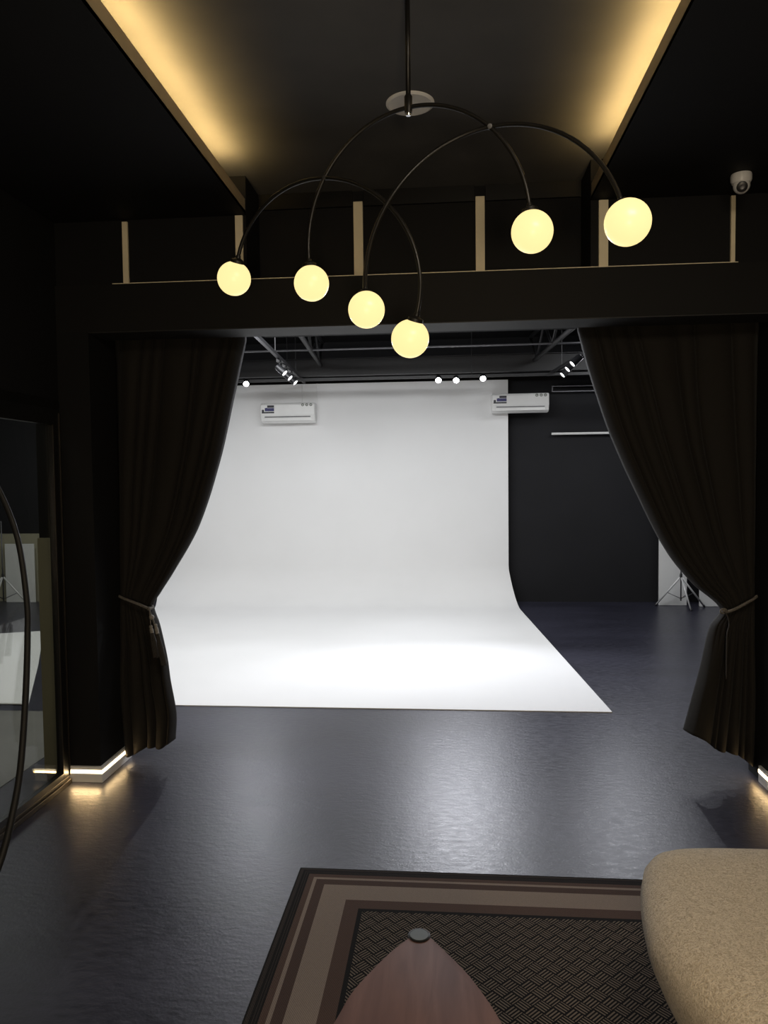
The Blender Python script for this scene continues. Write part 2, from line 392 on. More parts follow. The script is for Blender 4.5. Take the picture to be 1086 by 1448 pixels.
# lit base profile on the two piers
def lit_base(name, x0, x1, y0, y1, left):
    t = .014; h = .095
    b = MB()
    if left:
        b.box(x0, x1+t, y0-t, y0, .0, h).box(x1, x1+t, y0, y1, 0, h)
        s = MB().box(x0, x1+t+.002, y0-t-.002, y0-t+.004, .054, .074).box(x1+t-.004, x1+t+.002, y0-t+.004, y1, .054, .074)
    else:
        b.box(x0-t, x1, y0-t, y0, .0, h).box(x0-t, x0, y0, y1, 0, h)
        s = MB().box(x0-t-.002, x1, y0-t-.002, y0-t+.004, .056, .072).box(x0-t-.002, x0-t+.004, y0-t+.004, y1, .054, .074)
    o = struct(name, b, WHITE)
    s.build('light_strip', LED_WARM, o)
lit_base('baseboard_left', XPL0+.0, XPL1, YB, 4.585, True)
lit_base('baseboard_right', XPR0, XPR1, YB, 4.42, False)
for nm, lc, tg, ln in (('pier_base_lamp', (-2.17, YB-.022, .06), (-2.17, YB-.30, 0), .18), ('pier_side_lamp', (XPL1+.022, 4.36, .06), (XPL1+.30, 4.36, 0), .36),
                       ('pier_right_side_lamp', (XPR0-.022, 4.33, .06), (XPR0-.30, 4.33, 0), .30), ('pier_right_base_lamp', (2.0, YB-.022, .06), (2.0, YB-.30, 0), .3)):
    d = light(nm, 'AREA', lc, .42, (1.0, .66, .30), tg, shape='RECTANGLE', size=ln, size_y=.014)
    if 'side' in nm:
        q = (Vector(tg)-Vector(lc)).normalized()
        zx = -q; yx = Vector((0, 1, 0)); xx = yx.cross(zx).normalized()
        d.data.size = .014; d.data.size_y = ln
        d.rotation_euler = Matrix((xx, yx, zx)).transposed().to_euler()

# cove light tape behind the lips
for nm, x, s in (('cove_light_left', XL-.045, 1), ('cove_light_right', XR+.045, -1)):
    tp = struct(nm, MB().box(x-.006, x+.006, -2.5, YB-.05, ZS+.021, ZS+.026), LED_WARM)
    tp.name = 'cove_light_tape'; tp['kind'] = 'structure'
    lo = light(nm+'_lamp', 'AREA', (x+.012*s, .67, ZS+.084), 52, (1.0, .66, .24), None, shape='RECTANGLE', size=.02, size_y=6.5)
    lo.rotation_euler = (0, PI-s*math.radians(14), 0)

# ------------------------------------------------------------------ glass door on the left
D0, D1 = 2.30, 4.13
door = empty('door_1', (-2.285, (D0+D1)/2, 0), kind='structure')
o_ = door.location
MB(o_).box(-2.303, -2.262, 4.085, 4.150, .05, 2.22, bev=.003).box(-2.303, -2.262, D0, D0+.07, .05, 2.22).box(-2.303, -2.262, D0+.07, 4.085, 2.13, 2.22).box(-2.303, -2.262, D0+.07, 4.085, .05, .085).build('door_frame', FRAME_BLACK, door)
MB(o_).box(-2.288, -2.282, D0+.06, 4.09, .08, 2.14).build('glass_pane', GLASS, door)
MB(o_).box(-2.264, -2.259, 4.078, 4.085, .085, 2.13).box(-2.262, -2.256, 4.146, 4.152, .05, 2.2).build('metal_edge', BRONZE, door)
MB(o_).box(-2.36, -2.25, 1.2, 4.155, .0, .030, bev=.003).box(-2.30, -2.262, 1.2, 4.15, .03, .048, bev=.003).build('sill_track', BRONZE, door)
MB(o_).box(-2.36, -2.262, 1.2, 4.155, 2.22, 2.27).build('head_track', METAL_BLACK, door)
d2 = empty('door_2', (-2.34, 1.75, 0), kind='structure'); o_ = d2.location
MB(o_).box(-2.355, -2.315, 1.21, 1.28, .03, 2.22).box(-2.355, -2.315, 2.30, 2.37, .03, 2.22).box(-2.355, -2.315, 1.28, 2.30, 2.12, 2.22).box(-2.355, -2.315, 1.28, 2.30, .03, .075).build('door_frame', FRAME_BLACK, d2)
MB(o_).box(-2.338, -2.332, 1.27, 2.31, .07, 2.13).build('glass_pane', GLASS, d2)

# ------------------------------------------------------------------ studio shell
struct('wall_back', MB().box(-7.6, 4.6, YS, YS+.1, 0, ZSC), STUDIO_BLACK)
struct('wall_studio_left', MB().box(-7.7, -7.6, -2.6, YS, 0, ZSC), STUDIO_BLACK)
struct('wall_studio_right', MB().box(4.6, 4.7, 4.2, YS, 0, ZSC), STUDIO_BLACK)
struct('wall_passage', MB().box(-7.6, -2.55, -2.7, -2.6, 0, ZSC).box(XPR1, 4.6, 4.3, 4.5, 0, ZSC), STUDIO_BLACK)
struct('ceiling_studio', MB().box(-7.6, 4.7, 4.60, YS+.1, ZSC, ZSC+.1).box(-7.6, -2.55, -2.7, 4.6, ZSC, ZSC+.1).box(-2.55, 4.7, 4.60, 4.66, ZC, ZSC), STUDIO_CEIL)
# beige low wall seen through the glass door
struct('wall_low', MB().box(-7.6, -5.0, YS-.12, YS, 0, 1.02), BEIGE)
struct('trim_13', MB().box(-2.412, -2.305, 4.140, 4.159, .055, 1.47), BEIGE)
struct('floor_passage', MB().box(-7.55, -2.64, -2.5, 5.45, .0005, .006), PASSAGE_SHEEN)  # slab whose colour carries the reflected brightness

# ceiling steelwork of the studio
def steel(name, label, a, b, r, m, cat, group=None):
    a = Vector(a); b = Vector(b)
    o = MB((a+b)/2).tube([a, b], r, 12).build(name, m, None, smooth=True, angle=40); o.location = (a+b)/2
    return tag(o, label, cat, group)
steel('conduit_pipe', 'thin grey conduit pipe running across under the black studio ceiling', at(250, 500, 'y', 8.9), at(1000, 480, 'y', 8.9), .012, STEEL, 'pipe')
def beam_x(y, z, h, label):
    c = Vector((-1, y, z))
    o = MB(c).box(-7.6, 4.6, y-.05, y+.05, z-.008, z+.0).box(-7.6, 4.6, y-.004, y+.004, z, z+h).box(-7.6, 4.6, y-.05, y+.05, z+h, z+h+.008).build('ceiling_beam', DARK_STEEL)
    o.location = c
    return tag(o, label, 'beam')
beam_x(10.1, 3.22, .22, 'black steel beam crossing the studio ceiling just above the white backdrop')
beam_x(8.2, 3.44, .25, 'black steel beam crossing the studio ceiling nearest the pipe')
def truss(x0, y0, x1, y1, z0, z1, n, label):
    c = Vector(((x0+x1)/2, (y0+y1)/2, z0)); r = empty('roof_truss', c, label, 'truss')
    P = lambda t, z: Vector((x0+(x1-x0)*t, y0+(y1-y0)*t, z))
    MB(c).tube([P(0, z0), P(1, z0)], .028, 8).build('bottom_chord', DARK_STEEL, r, smooth=True)
    MB(c).tube([P(0, z1), P(1, z1)], .028, 8).build('top_chord', DARK_STEEL, r, smooth=True)
    for k in range(n):
        a = P(k/n, z0 if k % 2 else z1); b = P((k+1)/n, z1 if k % 2 else z0)
        MB(c).tube([a, b], .018, 8).build('web_bar', DARK_STEEL, r, smooth=True)
    return r
truss(-1.35, 4.75, -1.75, 10.4, 3.36, 3.72, 12, 'black steel roof truss beside the left lighting track')
truss(1.55, 4.75, 1.15, 10.4, 3.36, 3.72, 12, 'black steel roof truss beside the right lighting track')

# ------------------------------------------------------------------ spotlights on tracks
def track(a, b, label):
    a = Vector(a); b = Vector(b); c = (a+b)/2; d = (b-a).normalized(); s = d.cross(Vector((0, 0, 1))).normalized()
    r = empty('lighting_track', c, label, 'light track')
    bm = MB(c); vs = []
    for p in (a, b):
        vs.append([bm.bm.verts.new(p-c+s*u+Vector((0, 0, v))) for u, v in ((-.018, -.018), (.018, -.018), (.018, .018), (-.018, .018))])
    for k in range(4): bm.bm.faces.new((vs[0][k], vs[0][(k+1) % 4], vs[1][(k+1) % 4], vs[1][k]))
    bm.bm.faces.new(vs[0][::-1]); bm.bm.faces.new(vs[1])
    bm.build('rail', DARK_STEEL, r)
    for t in (.14, .55, .84):
        p = a+(b-a)*t
        MB(c).tube([p+Vector((0, 0, .018)), p+Vector((0, 0, ZSC-p.z-.001))], .006, 8).build('hanger', DARK_STEEL, r)
    return r
TZ = 3.16
tl0, tl1 = at(365, 477, 'z', TZ), at(434, 544, 'z', TZ); dl = tl1-tl0
tr0, tr1 = at(827, 499, 'z', TZ), at(775, 530, 'z', TZ); dr_ = tr1-tr0
track(tl0-dl*.55, tl0+dl*.93, 'black lighting track above the left side of the backdrop')
track(tr0-dr_*1.6, tr1, 'black lighting track on the right near the curtain top')
tc0, tc1 = at(300, 533, 'z', TZ-.06), at(760, 521, 'z', TZ-.06)
tcy = 9.75
track((-2.95, tcy, 3.12), (3.0, tcy, 3.12), 'black lighting track running across the studio carrying the glaring spotlights')

def spot(face, direction, top, label, group, strong=True, length=.13, rad=.038, power=12, trk=None):
    face = Vector(face); d = Vector(direction).normalized()
    back = face - d*length
    r = empty('track_spotlight', face, label, 'spotlight', group)
    MB(face).lathe([(rad*.55, 0), (rad*.9, .008), (rad, .02), (rad, length), (rad*.94, length+.001), (rad*.9, length-.012)], back, d, 24).build('lamp_body', DARK_PLASTIC, r, smooth=True, angle=35)
    MB(face).lathe([(0, -.012), (rad*.9, -.012), (rad*.9, -.009), (0, -.002)], face, d, 24).build('lamp_lens', LED_COOL if strong else LED_SOFT, r, smooth=True, angle=35)
    mid = face - d*length*.55
    tx = mid.x if trk is None else trk(mid.y)
    MB(face).tube([mid + Vector((0, 0, rad*.8)), Vector((tx, mid.y, top-.045))], .006, 8).box(tx-.018, tx+.018, mid.y-.045, mid.y+.045, top-.055, top-.019).build('mount_arm', DARK_PLASTIC, r)
    if power:
        light('spot_beam', 'SPOT', face+d*.012, power, (.90, .92, 1.0), face+d, spot_size=math.radians(80), spot_blend=.6, shadow_soft_size=.03)
    return r
for (px, py), lab in (((348, 543), 'glaring spotlight at the far left of the crosswise track'), ((620, 538), 'glaring spotlight leftmost of the three on the crosswise track'),
                      ((645, 538), 'glaring spotlight in the middle of the three on the crosswise track'), ((683, 535.5), 'glaring spotlight rightmost of the three on the crosswise track'), ((880, 528), 'glaring spotlight on the crosswise track hidden behind the right curtain')):
    p = at(px, py, 'y', tcy-.12)
    spot(p, Vector((p.x*.45, 3.4, .1))-p, 3.12, lab, 'spotlights facing the lounge', power=102)
for k, (px, py) in enumerate(((403, 528), (410.5, 535), (418, 541.5))):
    p = at(px, py, 'z', 2.98); 
    spot(p, Vector((.68, -.14, -.62)), TZ, trk=lambda y: tl0.x+dl.x*(y-tl0.y)/dl.y, label=['white lit spotlight nearest the viewer on the left track', 'white lit spotlight in the middle of the left track', 'white lit spotlight farthest along the left track'][k], group='spotlights on the left track', strong=False)
for k, (px, py) in enumerate(((809, 515), (802, 522.5), (795, 530.5))):
    p = at(px, py, 'z', 2.98)
    spot(p, Vector((-.68, -.14, -.62)), TZ, trk=lambda y: tr0.x+dr_.x*(y-tr0.y)/dr_.y, label=['white lit spotlight nearest the curtain on the right track', 'white lit spotlight in the middle of the right track', 'white lit spotlight farthest along the right track'][k], group='spotlights on the right track', strong=False)

# ------------------------------------------------------------------ white backdrop sweep
def backdrop():
    bm = bmesh.new(); rows = []
    YF, YW, R = 5.655, 10.56, .55
    prof = []                                     # (y, z)
    for k in range(9): prof.append((YF+(YW-R-YF)*k/8, .012))
    for k in range(1, 13):
        a = PI/2*k/12; prof.append((YW-R+R*math.sin(a), .012+R*(1-math.cos(a))))
    for k in range(1, 8): prof.append((YW, .012+R+(3.18-.012-R)*k/7))
    for y, z in prof:
        t = (y-YF)/(YW-YF)
        xr = 1.234 + (.935-1.234)*t - (.08*min(1, max(0, (z-.012)/.5)))
        xl = -2.95 - 1.33*t
        rows.append([bm.verts.new((xl+(xr-xl)*k/10, y, z)) for k in range(11)])
    for A, B in zip(rows, rows[1:]):
        for k in range(10): bm.faces.new((A[k], A[k+1], B[k+1], B[k]))
    bmesh.ops.recalc_face_normals(bm, faces=bm.faces[:])
    r = bmesh.ops.solidify(bm, geom=bm.faces[:], thickness=.007)
    me = bpy.data.meshes.new('studio_backdrop'); bm.to_mesh(me); bm.free()
    o = new_obj('studio_backdrop', me, PAPER, None, True); me.set_sharp_from_angle(angle=math.radians(50))
    zmin = min(v.co.z for v in me.vertices); o.location.z = -zmin + .0005
    tag(o, 'large white seamless studio backdrop curving from the back wall onto the dark floor', 'backdrop')
backdrop()

sh_ = MB((-4.5, 6.8, 0)).prism([(-3.38, 5.6), (-4.02, 6.85), (-4.85, 8.4), (-6.2, 7.9), (-6.3, 6.6), (-4.9, 5.6)], .007, .015).build('paper_sheet', PAPER); sh_.location = (-4.5, 6.8, 0)
tag(sh_, 'white sheet on the floor, seen through the glass door on the left', 'paper sheet')
# ------------------------------------------------------------------ air conditioners
def aircon(x0, x1, z0, z1, label):
    y1 = 10.545; y0 = y1-.20; c = Vector(((x0+x1)/2, y1, z0)); r = empty('air_conditioner', c, label, 'air conditioner', 'air conditioners on the studio wall')
    w_ = x1-x0; h = z1-z0
    # rounded side profile extruded along x
    prof = [(y1, z0+.03), (y1-.05, z0), (y0+.07, z0+.005), (y0+.03, z0+.03), (y0+.012, z0+h*.30), (y0, z0+h*.42), (y0, z1-.03), (y0+.012, z1-.008), (y0+.035, z1), (y1, z1)]
    b = MB(c); A = []
    for x in (x0, x0+.01, x1-.01, x1):
        e = .006 if x in (x0, x1) else 0
        A.append([b.bm.verts.new(Vector((x, y+(e if y < y1-.06 else 0), z+(e if z < z0+.1 else -e)))-c) for y, z in prof])
    for P, Q in zip(A, A[1:]):
        for k in range(len(prof)): b.bm.faces.new((P[k], P[(k+1) % len(prof)], Q[(k+1) % len(prof)], Q[k]))
    b.bm.faces.new(A[0][::-1]); b.bm.faces.new(A[-1])
    b.build('casing', WHITE, r)
    MB(c).box(x0+.06, x1-.06, y0+.004, y0+.02, z0+h*.275, z0+h*.315).build('vent_gap', GREY_PLASTIC, r)
    MB(c).box(x0+.05, x1-.05, y0+.002, y0+.03, z0+h*.10, z0+h*.26, bev=.004).build('louver', WHITE, r)
    # energy label: blue and black stepped sheet
    s = MB(c); sx = x0+.02; sw = w_*.23; zt = z1-h*.12; sh = h*.40
    s.box(sx+sw*.45, sx+sw, y0-.002, y0+.004, zt-sh*.30, zt)
    s.box(sx, sx+sw, y0-.002, y0+.004, zt-sh, zt-sh*.82)
    s.build('sticker_print', STICKER_D, r)
    s = MB(c).box(sx+sw*.25, sx+sw, y0-.002, y0+.004, zt-sh*.74, zt-sh*.34)
    s.lathe([(0, 0), (sh*.2, 0), (sh*.2, .006), (0, .006)], (sx+sw*.38, y0-.003, zt-sh*.5), (0, 1, 0), 20)
    s.build('sticker_picture', STICKER, r)
    MB(c).lathe([(0, 0), (sh*.16, 0), (sh*.16, .006), (0, .006)], (sx+sw*.10, y0-.003, zt-sh*.68), (0, 1, 0), 16).build('sticker_print', STICKER_D, r)
    for k in range(3):
        cx = x1-.05-k*w_*.075
        b = MB(c).tube([(cx+.016*math.cos(a), y0-.002, z1-h*.12+.016*math.sin(a)) for a in [2*PI*j/14 for j in range(14)]], .0045, 6, closed=True)
        b.box(cx-.007, cx+.007, y0-.003, y0+.003, z1-h*.12-.003, z1-h*.12+.003)
        b.build('round_badge', BADGE, r)
    return r
aircon(-2.645, -1.868, 2.606, 2.885, 'white wall air conditioner on the left half of the white backdrop')
aircon(.620, 1.398, 2.690, 2.952, 'white wall air conditioner straddling the backdrop edge and black wall')
# pipe cover lines above the left unit
for i, x in enumerate((-2.08, -1.86)):
    o = MB((x, 10.548, 2.9)).tube([(x, 10.546, 2.895), (x, 10.546, 3.17)], .006, 8).build('cable_line', PAPER); o.location = (x, 10.548, 2.9)
    tag(o, ['thin white cable running up the backdrop, left of two over the air conditioner', 'thin white cable running up the backdrop, right of two over the air conditioner'][i], 'cable', 'cables above the left air conditioner')

# ------------------------------------------------------------------ background support bars on the black wall
c = Vector((2.2, YS-.05, 2.98)); 
r = empty('backdrop_holder', c, 'slim rectangular metal frame high on the black back wall', 'wall rail')
za, zb_ = at(780, 546, 'y', YS-.06).z, at(780, 554.5, 'y', YS-.06).z; xa = at(780, 550, 'y', YS-.06).x
MB(c).box(xa, 3.6, YS-.08, YS-.001, za-.012, za).build('upper_bar', STEEL, r)
MB(c).box(xa, 3.6, YS-.08, YS-.001, zb_, zb_+.012).build('lower_bar', STEEL, r)
MB(c).box(xa, xa+.014, YS-.08, YS-.05, zb_+.012, za-.012).build('end_piece', STEEL, r)
p = at(780, 613.5, 'y', YS-.06)
o = MB(p).tube([p, (3.6, YS-.06, p.z)], .017, 12).box(p.x+.2, p.x+.22, YS-.05, YS, p.z-.01, p.z+.01).box(3.3, 3.32, YS-.05, YS, p.z-.01, p.z+.01).build('backdrop_rod', WHITE_BOARD, None, smooth=True, angle=40); o.location = p
tag(o, 'plain white horizontal rod on the black back wall under the slim frame', 'wall rail')

# ------------------------------------------------------------------ white boards and light stands
def board(x0, x1, y, h, label, lean=0.0, name='foam_board', group=None):
    c = Vector(((x0+x1)/2, y, 0))
    o = MB(c).box(x0, x1, y, y+.03, 0.002, h, bev=.003).build(name, WHITE_BOARD); o.location = c; o.rotation_euler = (-lean, 0, 0)
    return tag(o, label, 'board', group)
board(2.90, 3.275, 10.42, 2.1, 'tall white board standing against the black wall behind the light stand')
board(3.42, 4.15, 10.34, 2.1, 'white board right of the dark gap, its foot just visible under the curtain')
board(-6.62, -6.17, 10.48, .88, 'small pale board leaning at the beige wall seen through the glass door')

def light_stand(apex, feet, label, h=2.0):
    apex = Vector(apex); c = Vector((apex.x, apex.y, 0))
    r = empty('light_stand', c, label, 'light stand')
    MB(c).tube([(apex.x, apex.y, .10), (apex.x, apex.y, h)], .009, 10).build('column', STEEL, r, smooth=True)
    MB(c).lathe([(.018, 0), (.018, .05), (.012, .06)], (apex.x, apex.y, apex.z-.02), n=14).build('collar', DARK_PLASTIC, r, smooth=True, angle=40)
    for fx, fy in feet:
        f = Vector((fx, fy, .014))
        MB(c).tube([apex, f], .0115, 10).build('leg', SILVER, r, smooth=True)
        MB(c).lathe([(.013, -.012), (.015, .012), (.011, .02)], f, (apex-f), 12).build('foot', DARK_PLASTIC, r, smooth=True, angle=40)
        mdl = apex.lerp(f, .55)
        MB(c).tube([mdl, (apex.x, apex.y, .13)], .005, 8).build('brace', STEEL, r, smooth=True)
    return r
ap = at(963, 815, 'y', 10.22)
f1, f2, f3 = at(927, 857, 'z', 0), at(977, 864, 'z', 0), at(985, 860, 'z', 0)
light_stand(ap, [(f1.x, f1.y), (f2.x, f2.y), (f3.x+.12, f3.y+.06)], 'silver tripod light stand in front of the tall white board')
ap = at(4, 815, 'y', 10.0)
light_stand(ap, [(ap.x+.33, ap.y+.1), (ap.x-.33, ap.y-.05), (ap.x+.02, ap.y-.33)], 'thin light stand seen through the glass door', 1.25)

# ------------------------------------------------------------------ curtains
def interp(tab, v):
    for (v0, a), (v1, b) in zip(tab, tab[1:]):
        if v <= v1:
            t = (v-v0)/(v1-v0); return v0, v1, t, a, b
    return tab[-2][0], tab[-1][0], 1, tab[-2][1], tab[-1][1]
def curve_fn(tab):
    """Catmull through a table of (v, Vector)"""
    def f(v):
        n = len(tab)
        for i in range(n-1):
            if v <= tab[i+1][0] or i == n-2:
                v0, p1 = tab[i]; v1, p2 = tab[i+1]
                h = v1-v0; t = min(1, max(0, (v-v0)/h))
                m1 = (p2-tab[i-1][1])/(v1-tab[i-1][0]) if i > 0 else (p2-p1)/h
                m2 = (tab[i+2][1]-p1)/(tab[i+2][0]-v0) if i < n-2 else (p2-p1)/h
                return p1*(2*t**3-3*t*t+1)+m1*h*(t**3-2*t*t+t)+p2*(-2*t**3+3*t*t)+m2*h*(t**3-t*t)
    return f
YC = 4.50
def curtain(name, label, outer, inner, tie, folds, low, seed, side):
    """outer/inner: (v, px, py) outlines; u=0 at the outer (pier) edge, u=1 at the opening edge"""
    rnd = random.Random(seed)
    fo = curve_fn([(v, at(x, y, 'y', YC)) for v, x, y in outer]); fi = curve_fn([(v, at(x, y, 'y', YC)) for v, x, y in inner])
    NU, NV = 170, 120
    # crease positions
    cr_ = folds
    bm = bmesh.new(); rows = []
    for j in range(NV+1):
        v = j/NV; a, b = fo(v), fi(v)
        dt = abs(v-tie)
        amp = .052*min(1, .30+dt*2.4) if v < tie else .060*min(1, .35+dt*4.0)
        if v < .05: amp *= .75
        row = []
        for i in range(NU+1):
            u = i/NU
            def wave(folds, u):
                k = 0
                while k < len(folds)-2 and u > folds[k+1]: k += 1
                w0, w1 = folds[k], folds[k+1]; t = (u-w0)/(w1-w0)
                return (math.sin(PI*t)**.38 if 0 < t < 1 else 0)*(.45+.55*min(1.0, (w1-w0)/.12))
            lo_f = 0 if v <= tie else min(1, (v-tie)/.10)
            lo_f = lo_f*lo_f*(3-2*lo_f)
            if v > tie:                              # below the tie the cloth opens into a few broad folds
                s = (v-tie)/(1-tie); uu = u + .04*s*math.sin(7*u+seed)*(1-u)*u*4
            else:
                s = v/tie; uu = u + .035*math.sin(PI*s)*math.sin(9*u+seed)*(1-u)*u*4
            p = a.lerp(b, uu)
            y = .035 - amp*(wave(cr_, u)*(1-lo_f) + wave(low, u+.02*math.sin(6*v))*lo_f*1.15)
            y += .012*math.sin(5*u+3*v+seed)
            # the gathered cloth is rounder near the tie
            g = math.exp(-(dt/.10)**2)
            y -= .035*g*math.sin(PI*u)
            # the free edge turns back towards the studio
            if u > .92: y += .05*((u-.92)/.08)**1.5*(1-.5*g)
            y += .004*noise.noise(Vector((u*9, v*14, seed)))
            # hem scallops
            z = p.z + .012*max(0, (v-.9)/.1)*math.sin(11*u+seed)
            if j == 0: z = 2.90
            x_ = p.x
            if v < .93: x_ = max(-2.0845, min(1.8175, x_))
            if i == 0 and v < .93: x_ = -2.0845 if side < 0 else 1.8175
            row.append(bm.verts.new((x_, YC+y, max(.02, z))))
        rows.append(row)
    for A, B in zip(rows, rows[1:]):
        for k in range(NU): bm.faces.new((A[k], A[k+1], B[k+1], B[k]))
    c = Vector((fo(0).x*.5+fi(0).x*.5, YC, .03))
    for vv in bm.verts: vv.co -= c
    me = bpy.data.meshes.new(name); bm.to_mesh(me); bm.free()
    o = new_obj(name, me, CURTAIN, None, True); o.location = c
    md = o.modifiers.new('thickness', 'SOLIDIFY'); md.thickness = .004; md.offset = 0
    return tag(o, label, 'curtain', 'curtains in the opening')
cl = curtain('curtain', 'dark brown curtain tied back at the left pier with tassels',
        [(0, 168, 473), (.3, 168.5, 660), (.57, 168.5, 808), (.66, 169, 847), (.73, 169, 900), (.85, 170, 980), (1, 178, 1068)],
        [(0, 343, 474), (.15, 326, 556), (.3, 304, 655), (.45, 275, 745), (.57, 240, 810), (.62, 223, 838), (.66, 213, 858), (.70, 222, 885), (.76, 233, 925), (.84, 240, 968), (.92, 247, 1010), (1, 245, 1050)],
        .66, [0, .18, .275, .365, .60, .66, .83, .90, 1.0], [0, .16, .44, .58, .86, 1.0], 3, -1)
cr2 = curtain('curtain', 'dark brown curtain tied back at the right pier, wider of the two',
        [(0, 1068, 448), (.3, 1069, 620), (.6, 1070, 790), (.68, 1070, 846), (.76, 1070, 905), (.88, 1070, 1000), (1, 1067, 1082)],
        [(0, 819, 460), (.10, 832, 510), (.19, 846, 555), (.30, 868, 618), (.42, 905, 700), (.54, 947, 781), (.62, 985, 828), (.68, 1023, 863), (.72, 1008, 888), (.80, 994, 945), (.90, 981, 995), (1, 971, 1036)],
        .68, [0, .13, .33, .45, .66, .72, .82, .90, 1.0], [0, .14, .22, .38, .56, .64, 1.0], 5, 1)

# ------------------------------------------------------------------ tiebacks
def braid(mb, pts, r, turns=34):
    P = [Vector(p) for p in pts]
    P = catmull(P, 16)
    L = [0]
    for a, b in zip(P, P[1:]): L.append(L[-1]+(b-a).length)
    for ph in (0, 2*PI/3, 4*PI/3):
        Q = []
        for i in range(len(P)):
            t = (P[min(i+1, len(P)-1)]-P[max(i-1, 0)]).normalized()
            u = t.cross(Vector((0, 1, 0))).normalized(); w_ = t.cross(u)
            a = ph + L[i]*turns*2*PI
            Q.append(P[i]+(u*math.cos(a)+w_*math.sin(a))*r*.72)
        mb.tube(Q, r*.56, 7)
def tassel(parent, top, length, cap_mat, org, tilt=(0, 0, -1), r=.012):
    top = Vector(top); t = Vector(tilt).normalized()
    capL = length*.24
    tb = MB(org)
    tb.lathe([(0, 0), (r*.7, .002), (r*.95, .010), (r*.7, .018), (r*.8, .022), (r, .030), (r*.95, capL-.004), (r*1.05, capL)], top, t, 16)
    ob = tb.build('tassel', cap_mat, parent, smooth=True, angle=50)
    fr = MB(org); rnd = random.Random(int(length*1e4))
    for k in range(16):
        a = 2*PI*k/16; q = Vector((math.cos(a), math.sin(a)*.8, 0))
        s0 = top+t*(capL-.004)+q*r*.75; e = top+t*(length+rnd.uniform(-.006, .006))+q*r*(1.35+rnd.uniform(-.1, .2))
        fr.tube([s0, s0.lerp(e, .4)+q*.002, e], [.0028, .0034, .003], 6)
    fr.lathe([(r*.8, 0), (r*1.15, (length-capL)*.6), (r*1.2, length-capL-.01)], top+t*capL, t, 14)
    fr.build('fringe', FRINGE, ob, smooth=True, angle=50)
# left: rope from the pier round the gathered cloth, knot at the free edge, three tassels
yf = YC-.085
P = [at(168, 842, 'y', 4.56), at(170, 844, 'y', YC-.03), at(185, 850, 'y', yf), at(200, 856, 'y', yf-.005), at(210, 860, 'y', yf), at(216, 859, 'y', YC-.02), at(213, 855, 'y', YC+.07)]
org = at(210, 858, 'y', yf)
tl = empty('curtain_tieback', org, 'braided tieback cord with hanging tassels around the left curtain', 'tieback')
b = MB(org); braid(b, P, .0075); b.build('rope', ROPE, tl, smooth=True)
b = MB(org); b.sphere(at(211, 861, 'y', yf-.008), .013, 16); b.build('knot', ROPE, tl, smooth=True)
q0 = at(211, 862, 'y', yf-.01)
b = MB(org)
for px_, py_ in ((213, 884), (219, 882), (228, 916)):
    e = at(px_, py_, 'y', yf-.048)
    b.tube(catmull([q0, q0.lerp(e, .5)+Vector((.006, -.01, 0)), e], 6), .0035, 8)
b.build('hanging_cord', ROPE, tl, smooth=True)
b = MB(org)
b.sphere(at(214.5, 873, 'y', yf-.035), .0165, 16); b.build('toggle', TCAP, tl, smooth=True)
tassel(tl, at(213, 884, 'y', yf-.045), .20, TCAP, org, (.16, 0, -1))
tassel(tl, at(219.5, 882, 'y', yf-.055), .26, TCAP, org, (.20, 0, -1))
tassel(tl, at(229, 914, 'y', yf-.045), .10, GOLD, org, (.14, 0, -1), .009)
# right
yf = YC-.085
P = [at(1070, 843, 'y', 4.49), at(1067, 846, 'y', YC-.03), at(1055, 853, 'y', yf), at(1040, 861, 'y', yf), at(1028, 865, 'y', yf), at(1021, 864, 'y', YC-.02), at(1023, 860, 'y', YC+.07)]
org = at(1028, 864, 'y', yf)
tr = empty('curtain_tieback', org, 'pale braided tieback cord around the right curtain, knotted, without tassels', 'tieback')
b = MB(org); braid(b, P, .0075); b.build('rope', ROPE, tr, smooth=True)
b = MB(org)
K = at(1023, 864, 'y', yf-.005)
b.tube([K+Vector((.016*math.cos(a), -.006*math.sin(a), .014*math.sin(a))) for a in [2*PI*j/20 for j in range(20)]], .006, 8, closed=True)
b.sphere(K+Vector((.004, .004, .002)), .011, 14)
b.build('knot', ROPE, tr, smooth=True)
b = MB(org)
b.tube(catmull([K, at(1029, 872, 'y', yf-.01), at(1031, 885, 'y', yf-.005), at(1028, 900, 'y', yf-.01), at(1027, 960, 'y', yf-.02)], 8), .004, 8)
b.build('hanging_cord', FRINGE, tr, smooth=True)

# ------------------------------------------------------------------ chandelier of three arches and six globes
def arch_frame(p):
    cx, cy_, cz, yaw, tilt, roll, ra, rb = p
    a = Vector((math.cos(yaw), math.sin(yaw), 0)); up = Vector((0, 0, 1)); n = a.cross(up)
    b = up*math.cos(tilt) + n*math.sin(tilt)
    a2 = a*math.cos(roll) + b*math.sin(roll); b2 = b*math.cos(roll) - a*math.sin(roll)
    return Vector((cx, cy_, cz)), a2, b2, ra, rb
ARCHES = [(-0.1121, 2.5414, 2.6186, -0.303, 0.0113, 0.0996, 0.3989, 0.428),
          (-0.4552, 2.6927, 2.5047, -0.4759, 0.1028, -0.3863, 0.4197, 0.3637),
          (0.1187, 2.2254, 2.4673, -0.3475, -0.4559, 0.2595, 0.3906, 0.5242)]
hub = Vector((-0.1228, 2.5397, 3.0463))
ch = empty('chandelier', (hub.x, hub.y, ZC), 'black arched chandelier with six glowing globes hanging from a rod', 'chandelier')
org = Vector((hub.x, hub.y, ZC))
MB(org).tube([hub+Vector((0, 0, .02)), (hub.x, hub.y, ZC-.01)], .0085, 14).build('rod', METAL_BLACK, ch, smooth=True)
